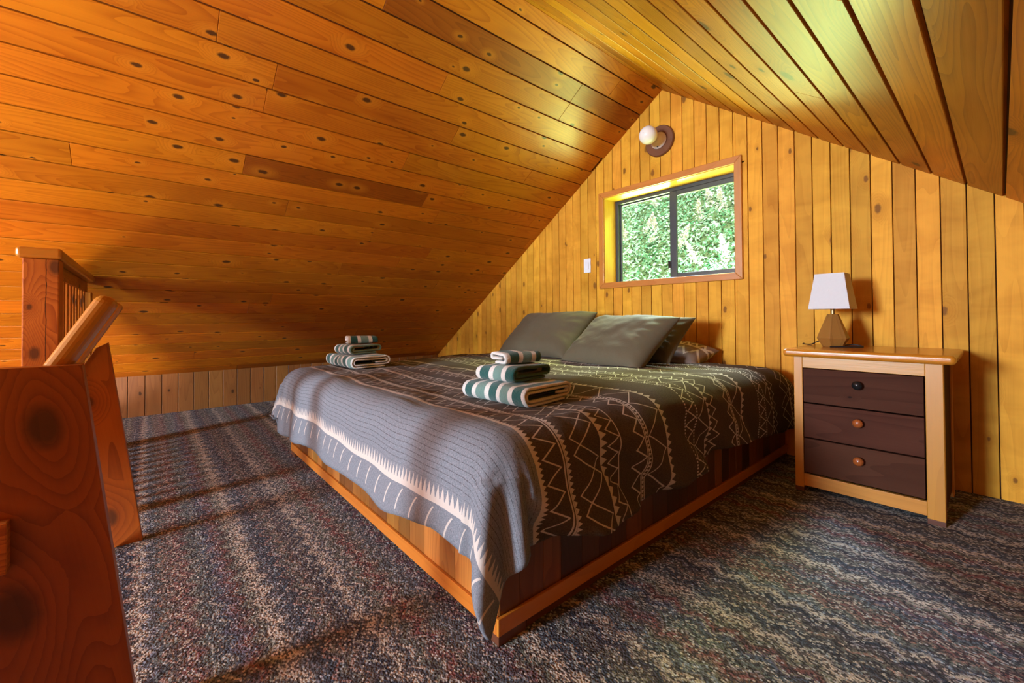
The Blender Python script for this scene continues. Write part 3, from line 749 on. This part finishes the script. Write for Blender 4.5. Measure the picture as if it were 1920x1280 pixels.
# ------------------------------------------------------------------ towels
def spiral(depth, H, layer, turns):
    """centre line of a folded ribbon in the (y,z) plane: y 0 front .. depth back, z 0..H"""
    pts = []; inset = layer / 2; first = True
    k = 0
    y0, y1, z0, z1 = inset, depth - inset, inset, H - inset
    pts.append((y1 - .03, z0))
    while k < turns and z1 - z0 > layer * .6:
        r = (z1 - z0) / 2; c = (z0 + z1) / 2
        nn = 12
        pts += [(y0 + r - r * math.sin(PI * i / nn), c - r * math.cos(PI * i / nn)) for i in range(nn + 1)]     # front bend upwards
        z0 += layer * 1.08; 
        r2 = (z1 - z0) / 2; c2 = (z0 + z1) / 2
        if r2 < layer * .35: break
        pts += [(y1 - r2 + r2 * math.sin(PI * i / nn), c2 + r2 * math.cos(PI * i / nn)) for i in range(nn + 1)]   # back bend downwards
        z1 -= layer * 1.08; y0 += layer * 1.08; y1 -= layer * 1.15
        k += 1
    else:
        pts.append((y1 - .05, (z0 + z1) / 2))
    return pts
def towel(name, o, ang, L, depth, H, layer, turns, mat, label, seed, group, tilt=0.0, wob=.006, flipy=False):
    path = spiral(depth, H, layer, turns)
    # resample
    res = [path[0]]
    for p in path[1:]:
        d = math.dist(res[-1], p); k = max(1, int(d / .012))
        a = res[-1]
        for i in range(1, k + 1): res.append((a[0] + (p[0] - a[0]) * i / k, a[1] + (p[1] - a[1]) * i / k))
    n = len(res); na = 26
    ca, sa = math.cos(ang), math.sin(ang); o = Vector(o)
    nr = []
    for i in range(n):
        a, b = res[max(i - 1, 0)], res[min(i + 1, n - 1)]; d = (b[0] - a[0], b[1] - a[1]); l = math.hypot(*d) or 1
        nr.append((-d[1] / l, d[0] / l))
    def pos(i, j, sd):
        a = -L / 2 + L * j / na; y, z = res[i]; half = layer * .47
        if j in (0, na): half *= .55
        y += nr[i][0] * half * sd; z += nr[i][1] * half * sd
        q = Vector((a * 9 + seed, y * 11, z * 9))
        dz = wob * noise.noise(q) * min(1, z / H * 1.2 + .1); dy = wob * 1.6 * noise.noise(q + Vector((7, 3, 1))); da = wob * 1.5 * noise.noise(q + Vector((1, 9, 4)))
        z = max(z + dz, 0.0005)
        if flipy: y = depth - y
        a2 = a + da; yy = y - depth / 2 + dy
        return o + Vector((ca * a2 - sa * yy, sa * a2 + ca * yy, z + tilt * a))
    mb = MB()
    loop = [(i, 1) for i in range(n)] + [(i, -1) for i in reversed(range(n))]
    P = [[pos(i, j, sd) for j in range(na + 1)] for (i, sd) in loop + loop[:1]]
    U = [[(L * j / na, k * .01) for j in range(na + 1)] for k in range(len(loop) + 1)]
    mb.grid(P, U, flip=not flipy)
    # closed ends
    for j, rev in ((0, True), (na, False)):
        for i in range(n - 1):
            q = [pos(i, j, 1), pos(i, j, -1), pos(i + 1, j, -1), pos(i + 1, j, 1)]
            if rev != flipy: q = q[::-1]
            uu = L * j / na + (-.002 if j else .002)
            mb.face(q, [(uu, 0)] * 4)
    ob = mb.build(name, mat, smooth=True, weld=True, loc=o)
    return tag(ob, label, 'towel', group)
M_T1 = towel_mat('striped_bath_towel', .0, GR); M_T2 = towel_mat('striped_hand_towel', .0, GR); M_T3 = towel_mat('striped_face_cloth', .0, GR)
def stack(cx, cy, z, ang, labels, seed, L, dp, sc=1.0):
    R2 = lambda dx, dy: (cx + math.cos(ang) * dx - math.sin(ang) * dy, cy + math.sin(ang) * dx + math.cos(ang) * dy)
    x, y = R2(0, 0); towel('bath_towel', (x, y, z), ang, L, dp, .066 * sc, .0112 * sc, 3, M_T1, labels[0], seed, 'folded striped bath towels')
    x, y = R2(-.025 * sc, .015 * sc); towel('hand_towel', (x, y, z + .0695 * sc), ang + .06, L * .56, dp * .86, .053 * sc, .0115 * sc, 3, M_T2, labels[1], seed + 3, 'folded striped hand towels')
    x, y = R2(-.035 * sc, .04 * sc); towel('face_cloth', (x, y, z + .1255 * sc), ang + 1.36, .17 * sc, .105 * sc, .043 * sc, .0115 * sc, 2, M_T3, labels[2], seed + 7, 'folded striped face cloths')
stack(-1.18, 1.035, REST[0][3] + .002, .09, ('green and white striped bath towel, bottom of the stack nearer the nightstand', 'green striped hand towel, middle of the stack nearer the nightstand', 'small white-edged face cloth on top of the stack nearer the nightstand'), 2.0, .32, .26)
stack(-2.56, .965, REST[1][3] + .004, .05, ('green and white striped bath towel, bottom of the stack beside the low knee wall', 'green striped hand towel, middle of the stack beside the low knee wall', 'small rolled face cloth on top of the stack beside the low knee wall'), 31.0, .38, .24, 1.05)

# ------------------------------------------------------------------ nightstand
NX0, NX1, NY0, NY1 = -.632, -.146, 2.266, 2.715
ns = empty('nightstand', ((NX0 + NX1) / 2, NY0, 0), 'honey oak nightstand with three dark brown drawers beside the bed', 'nightstand')
m = MB(); m.box(NX0 - .036, NX1 + .036, NY0 - .032, NY1 + .01, .612, .647, 0, .3); m.build('top', M_OAKTOP, ns, bevel=.0145, seg=5)
lw, rw = .034, .050
for (a, b) in ((NX0, NX0 + lw), (NX1 - rw, NX1)):
    m = MB(); m.box(a, b, NY0, NY0 + .045, .019, .612, 2); lg = m.build('leg', M_OAK, ns, bevel=.002)
    m = MB(); m.box(a, b, NY0 + .0005, NY0 + .0445, 0, .019, 0); m.build('foot', M_FOOT, lg, bevel=.001)
for (a, b) in ((NX0, NX0 + lw), (NX1 - rw, NX1)):
    m = MB(); m.box(a, b, NY1 - .045, NY1, .0, .612, 2); m.build('leg', M_OAK, ns, bevel=.002)
m = MB(); m.box(NX0 + lw, NX1 - rw, NY0 + .001, NY0 + .02, .5625, .612, 0); m.build('top_rail', M_OAK, ns, bevel=.0015)
m = MB(); m.box(NX0 + lw, NX1 - rw, NY0 + .001, NY0 + .02, .028, .082, 0); m.build('bottom_rail', M_OAK, ns, bevel=.0015)
for x in (NX0 + .006, NX1 - .018):
    m = MB(); m.box(x, x + .012, NY0 + .045, NY1 - .045, .03, .612, 2); m.build('side_panel', M_DRAWER, ns)
m = MB(); m.box(NX0 + lw, NX1 - rw, NY1 - .02, NY1 - .01, .03, .612, 2); m.build('back_panel', M_DRAWER, ns)
dz = (.5605 - .086) / 3
for k in range(3):
    z1 = .5595 - k * dz; z0 = z1 - dz + .006
    m = MB(); m.box(NX0 + lw + .004, NX1 - rw - .004, NY0 - .002, NY0 + .017, z0, z1, 0); m.box(NX0 + lw + .01, NX1 - rw - .01, NY0 + .017, NY1 - .06, z0 + .01, z1 - .03, 0)
    dr = m.build('drawer', M_DRAWER, ns, bevel=.0015)
    m = MB(); m.lathe([(0, 0), (.008, 0), (.008, .007), (.015, .010), (.0185, .016), (.0175, .022), (.011, .0275), (0, .029)], ((NX0 + lw + NX1 - rw) / 2 - .002, NY0 - .002, z1 - .055), (0, -1, 0), 24)
    kb = m.build('knob', M_BLACKKNOB if k == 0 else M_KNOB, dr, smooth=True); 
    if k == 0: kb['label'] = 'black knob'

# table lamp
LX, LY, LZ = -.535, 2.52, .647
lp = empty('table_lamp', (LX, LY, LZ), 'small table lamp with white tapered shade and faceted wooden base on nightstand', 'lamp')
m = MB(); m.lathe([(.044, 0), (.068, .043), (.024, .158)], (LX, LY, LZ), (0, 0, 1), 6); b = m.build('base', M_LAMPWOOD, lp, bevel=.0015)
for poly, uvf in ((0, 0),):
    ul = b.data.uv_layers[0]
    for l in b.data.loops:
        co = b.data.vertices[l.vertex_index].co; ul.data[l.index].uv = (co.z, math.atan2(co.y - LY, co.x - LX) * .06)
m = MB(); m.lathe([(0, 0), (.0095, 0), (.0095, .030), (0, .030)], (LX, LY, LZ + .158), (0, 0, 1), 20); m.build('stem', M_BRASS, lp, smooth=False, bevel=.001)
m = MB()
hb, ht, zb, zt = .081, .0575, .830, 1.000
for k in range(4):
    d = [(-1, -1), (1, -1), (1, 1), (-1, 1)]; a, c = d[k], d[(k + 1) % 4]
    q = [(LX + a[0] * hb, LY + a[1] * hb, zb), (LX + c[0] * hb, LY + c[1] * hb, zb), (LX + c[0] * ht, LY + c[1] * ht, zt), (LX + a[0] * ht, LY + a[1] * ht, zt)]
    m.face(q)
sh = m.build('shade', M_SHADE, lp, weld=True); so = sh.modifiers.new('Solidify', 'SOLIDIFY'); so.thickness = .002; so.offset = -1
m = MB()
for a in (0, PI / 2): 
    dx, dy = math.cos(a), math.sin(a); m.tube([(LX - dx * .069, LY - dy * .069, .920), (LX + dx * .069, LY + dy * .069, .920)], .0015, 6)
m.tube([(LX, LY, .834), (LX, LY, .920)], .004, 8)
m.build('shade_frame', M_BRASS, lp)
m = MB()
pts = [(LX + .03, LY + .035, LZ + .006), (LX + .07, LY + .05, LZ + .010), (LX + .10, LY + .045, LZ + .006), (LX + .108, LY + .02, LZ + .0035), (LX + .085, LY - .005, LZ + .0035), (LX + .05, LY - .03, LZ + .0035), (LX + .01, LY - .055, LZ + .0035), (LX - .0, LY - .062, LZ + .0035)]
def smoothp(p, n=6):
    out = []
    for i in range(len(p) - 1):
        p0, p1, p2, p3 = [Vector(p[max(0, min(len(p) - 1, i + k))]) for k in (-1, 0, 1, 2)]
        for j in range(n):
            t = j / n; out.append(.5 * ((2 * p1) + (p2 - p0) * t + (2 * p0 - 5 * p1 + 4 * p2 - p3) * t * t + (3 * p1 - p0 - 3 * p2 + p3) * t ** 3))
    out.append(Vector(p[-1])); return out
m.tube(smoothp(pts), .003, 8)
pts = [(LX - .045, LY + .03, LZ + .03), (LX - .075, LY + .04, LZ + .02), (LX - .11, LY + .07, LZ + .004), (LX - .15, LY + .10, LZ + .0035), (LX - .163, LY + .16, LZ + .0035)]
m.tube(smoothp(pts), .0028, 8)
m.build('cord', M_CORD, lp, smooth=True)

# ------------------------------------------------------------------ railing
PX = -2.32
rl = empty('stair_railing', (PX, -.25, 0), 'wooden guard railing with square newel post and rounded cap running to the low ceiling', 'railing')
m = MB(); m.box(PX - .095, PX, -.346, -.252, 0, 1.030, 2, .37); m.build('newel_post', M_NEWEL, rl, bevel=.004)
xe = -3.635
m = MB(); m.box(xe, PX + .012, -.362, -.243, 1.0305, 1.070, 0, .6); m.build('cap_rail', M_RAIL, rl, bevel=.012, seg=4)
m = MB(); m.box(xe - .0, PX - .0952, -.318, -.278, .972, 1.030, 0, .2); m.build('top_rail', M_POST, rl, bevel=.002)
m = MB(); m.box(-3.98, PX - .0952, -.318, -.278, .0, .045, 0, .8); m.build('bottom_rail', M_POST, rl, bevel=.002)
for k in range(11):
    x = -2.50 - .113 * k
    m = MB(); m.box(x - .019, x + .019, -.317, -.279, .045, .972, 2); m.build('baluster', M_POST, rl, bevel=.004)
m = MB(); m.box(xe - .02, xe + .07, -.340, -.256, 0, .970, 2, .12); m.build('end_post', M_POST, rl, bevel=.003)

# ------------------------------------------------------------------ steep loft stair
st = empty('loft_stair', (-1.62, -.1, 0), 'steep wooden loft stair with wide plank sides and rounded handrails', 'stair')
def side_board(x0, x1, seed, lab=None):
    m = MB(); pts = [(x0, -.094, .716), (x0, -.27, .716), (x0, -.34, -.05), (x0, -1.2, -1.2), (x0, -.6, -1.2), (x0, -.088, -.225), (x0, -.088, .0), (x0, -.010, .0)]
    if lab: pts = [(x0, -.104, .722), (x0, -.135, .704), (x0, -.62, -.20), (x0, -1.2, -1.2), (x0, -.6, -1.2), (x0, -.088, -.225), (x0, -.088, .0), (x0, -.010, .0)]
    m.prism(pts, (x1 - x0, 0, 0), (0, .16, -1), seed)
    return m.build('side_board', M_STAIR, st, bevel=.002)
side_board(-1.185, -1.145, .31); side_board(-2.089, -2.050, .64, True)
def handrail(x0, x1):
    e = Vector((0, .070, .842)); dv_ = Vector((0, -.52, -.86)).normalized(); nn = Vector((0, .86, -.52)).normalized()
    return e, dv_, nn
for (x0, x1, ye, ze) in ((-1.205, -1.160 + .0, -.041, .838), (-2.045, -2.005, -.060, .850)):
    dvv = Vector((0, -.475, -.880)).normalized(); nn = Vector((0, -.880, .475)).normalized()
    m = MB(); m.obox(Vector((x0 - .004, ye, ze)), dvv * 1.5, Vector((x1 - x0, 0, 0)), nn * .037, 0, .4); m.build('handrail', M_RAIL, st, bevel=.016, seg=4)
for k in range(5):
    z = -.20 - .21 * k; y = -.13 - .125 * k
    m = MB(); m.box(-2.0495, -1.1855, y - .20, y, z - .035, z, 0); m.build('tread', M_POST, st, bevel=.003)
m = MB(); m.box(-1.1445, -1.118, -.42, -.181, .366, .453, 1, .77); m.build('cleat', M_POST, st, bevel=.002)

# ------------------------------------------------------------------ OUTSIDE
def leaf_mat(name, stops, trans=.3):
    T = NT(name); r = T.attr('rnd')
    col = T.ramp(r, stops)
    p = T.n('ShaderNodeBsdfDiffuse'); T.put(p.inputs[0], col)
    tr = T.n('ShaderNodeBsdfTranslucent'); T.put(tr.inputs[0], col)
    mx = T.n('ShaderNodeMixShader'); mx.inputs[0].default_value = trans
    T.t.links.new(p.outputs[0], mx.inputs[1]); T.t.links.new(tr.outputs[0], mx.inputs[2]); T.t.links.new(mx.outputs[0], T.out.inputs[0])
    return T.mat
M_LEAF = leaf_mat('sunlit_leaf', [(0, (.07, .34, .12)), (.3, (.28, .62, .34)), (.6, (.55, .84, .58)), (1, (.80, .93, .74))])
M_FLOWER = leaf_mat('cream_flower', [(0, (.86, .78, .66)), (1, (.95, .92, .84))])
M_SOIL = plain('hillside_soil', (.10, .16, .06), .9)
def hill_z(x, y): return .1 + (y - 4.3) * .95 + .25 * noise.noise(Vector((x * .6, y * .6, 2)))
m = MB(); gx = [-12 + 20 * i / 40 for i in range(41)]; gy = [3.2 + 7.5 * j / 30 for j in range(31)]
m.grid([[(x, y, hill_z(x, y) - .12) for y in gy] for x in gx], [[(x, y) for y in gy] for x in gx])
structure(m.build('hillside_ground', M_SOIL, smooth=True))
m = MB(); rnd = random.Random(77)
def leafq(m, p, size, nrm, r):
    t = nrm.cross(Vector((rnd.uniform(-1, 1), rnd.uniform(-1, 1), rnd.uniform(-1, 1)))).normalized(); b = nrm.cross(t)
    a = p - t * size; c = p + t * size; e1 = p + b * size * .45 + nrm * size * .18; e2 = p - b * size * .45 + nrm * size * .18
    m.face([a, e2, c, e1], [(0, 0)] * 4, r)
for k in range(40000):
    x = rnd.uniform(-8.2, -.2); y = rnd.uniform(4.6, 9.6); z = hill_z(x, y)
    cl = noise.noise(Vector((x * 2.2, y * 2.2, 5.0)))
    p = Vector((x, y, z + abs(rnd.gauss(0, .14)) + .18 * max(0, cl)))
    nn = Vector((rnd.gauss(0, .6), -.55 + rnd.gauss(0, .5), .75 + rnd.gauss(0, .4))).normalized()
    leafq(m, p, rnd.uniform(.018, .048), nn, min(1, max(0, .5 + .45 * cl + rnd.gauss(0, .2))))
fo = m.build('foliage', M_LEAF); fo['kind'] = 'stuff'; tag(fo, 'bright green leafy undergrowth on the slope outside the window', 'foliage')
m = MB()
PL = [(-4.29, 6.10), (-4.10, 6.05), (-3.78, 6.15), (-3.55, 6.0), (-3.35, 7.7), (-3.25, 7.5), (-3.5, 7.6), (-3.8, 7.4), (-3.1, 7.2), (-2.95, 6.3), (-2.7, 6.5), (-3.9, 6.7)]
for k in range(46):
    x = rnd.uniform(-7.2, -1.0); y = rnd.uniform(5.0, 8.8)
    if k < len(PL): x, y = PL[k]
    z = hill_z(x, y) + .30
    ax = Vector((rnd.gauss(0, .35), -.3 + rnd.gauss(0, .2), 1)).normalized()
    for q in range(170):
        h = rnd.random() ** .7 * .38; rr = (.40 - h) * .28 * rnd.random()
        a = rnd.uniform(0, 2 * PI)
        p = Vector((x, y, z)) + ax * h + Vector((math.cos(a) * rr, math.sin(a) * rr, 0))
        leafq(m, p, rnd.uniform(.014, .032), Vector((rnd.gauss(0, 1), rnd.gauss(0, 1) - .8, rnd.gauss(0, 1) + .5)).normalized(), rnd.random())
ff = m.build('flower_plumes', M_FLOWER); ff['kind'] = 'stuff'; tag(ff, 'feathery cream flower plumes among the leaves outside the window', 'flowers')
# verge of the roof outside the window
m = MB(); dl = Vector((-1, 0, -SL)).normalized(); nl = Vector((-SL, 0, 1)).normalized()
for side, k, dv_, nv in (('l', SL, dl, nl), ('r', SRR, Vector((1, 0, -SRR)).normalized(), Vector((SRR, 0, 1)).normalized())):
    m.obox(Vector((RX, D + .22, RZ)) + nv * .03, (0, .24, 0), dv_ * 3.9, nv * .05, 1)
    m.obox(Vector((RX, D + .43, RZ)) - nv * .05, (0, .04, 0), dv_ * 3.9, nv * .10, 1)
structure(m.build('roof_overhang', M_REV))

# ------------------------------------------------------------------ LIGHT
def area(name, loc, target, sx, sy, power, col):
    l = bpy.data.lights.new(name, 'AREA'); l.shape = 'RECTANGLE'; l.size = sx; l.size_y = sy; l.energy = power; l.color = col
    o = bpy.data.objects.new(name, l); COL.objects.link(o); o.location = loc
    o.rotation_euler = (Vector(target) - Vector(loc)).to_track_quat('-Z', 'Y').to_euler()
    return o
area('big_window_daylight', ((BX0 + BX1) / 2, YB - .16, (BZ0 + BZ1) / 2), ((BX0 + BX1) / 2, 0, (BZ0 + BZ1) / 2), BX1 - BX0, BZ1 - BZ0, 780, (.70, .85, 1.0))
area('lower_room_fill', (XR + .12, (GY0 + GY1) / 2, (GZ0 + GZ1) / 2), (-4, (GY0 + GY1) / 2, (GZ0 + GZ1) / 2), GY1 - GY0, GZ1 - GZ0, 470, (1.0, .93, .80))  # added lamp, no door known; brightens the ceiling past the loft edge
area('hillside_fill', (-1.5, D + 1.25, .05), (-1.58, D, 1.42), 2.4, 1.2, 480, (.72, 1.0, .30))  # added lamp, unseen below the window, boosts green light from the foliage
area('sky_fill', (-2.62, D + 1.45, 3.05), (-1.58, D + .1, 1.42), .6, .6, 950, (.62, .80, 1.0))  # lamp added high out of view to boost the blue sky light
area('upper_slope_fill', (-1.75, D + 1.5, 2.85), (-1.58, D + .1, 1.42), .9, .4, 600, (.80, 1.0, .38))  # unseen lamp added for green light falling on the bed
area('lower_slope_fill', (-2.60, D + 1.3, .78), (-1.58, D + .1, 1.30), .9, .55, 330, (.70, 1.0, .34))  # lamp added below the view, throws green onto the right ceiling
s = bpy.data.lights.new('sun', 'SUN'); s.energy = 8.5; s.angle = math.radians(1.5); s.color = (1, .96, .88)
so_ = bpy.data.objects.new('sun', s); COL.objects.link(so_); so_.rotation_euler = Vector((-.35, .62, -.75)).to_track_quat('-Z', 'Y').to_euler()
W = bpy.data.worlds.new('sky'); SC.world = W; W.use_nodes = True
bg = W.node_tree.nodes['Background']; bg.inputs[0].default_value = (.62, .80, 1.0, 1); bg.inputs[1].default_value = 1.1

# ------------------------------------------------------------------ CAMERA
yaw, pit, rol, F = .8587, .0129, -.0069, 791.9
d = Vector((-math.sin(yaw) * math.cos(pit), math.cos(yaw) * math.cos(pit), math.sin(pit)))
r = Vector((math.cos(yaw), math.sin(yaw), 0)); u = r.cross(d)
r2 = r * math.cos(rol) + u * math.sin(rol); u2 = -r * math.sin(rol) + u * math.cos(rol)
cd = bpy.data.cameras.new('camera'); co = bpy.data.objects.new('camera', cd); COL.objects.link(co)
cd.sensor_width = 36; cd.lens = F / 1920 * 36; cd.shift_y = -(640 - 584.66) / 1920; cd.clip_start = .02
co.matrix_world = Matrix(((r2.x, u2.x, -d.x, 0), (r2.y, u2.y, -d.y, 0), (r2.z, u2.z, -d.z, .8), (0, 0, 0, 1)))
SC.camera = co
vs = SC.view_settings; vs.view_transform = 'Standard'; vs.look = 'None'; vs.exposure = 0; vs.gamma = 1; vs.use_curve_mapping = False
SC.cycles.use_denoising = True
SC.cycles.max_bounces = 10; SC.cycles.diffuse_bounces = 6; SC.cycles.sample_clamp_indirect = 8
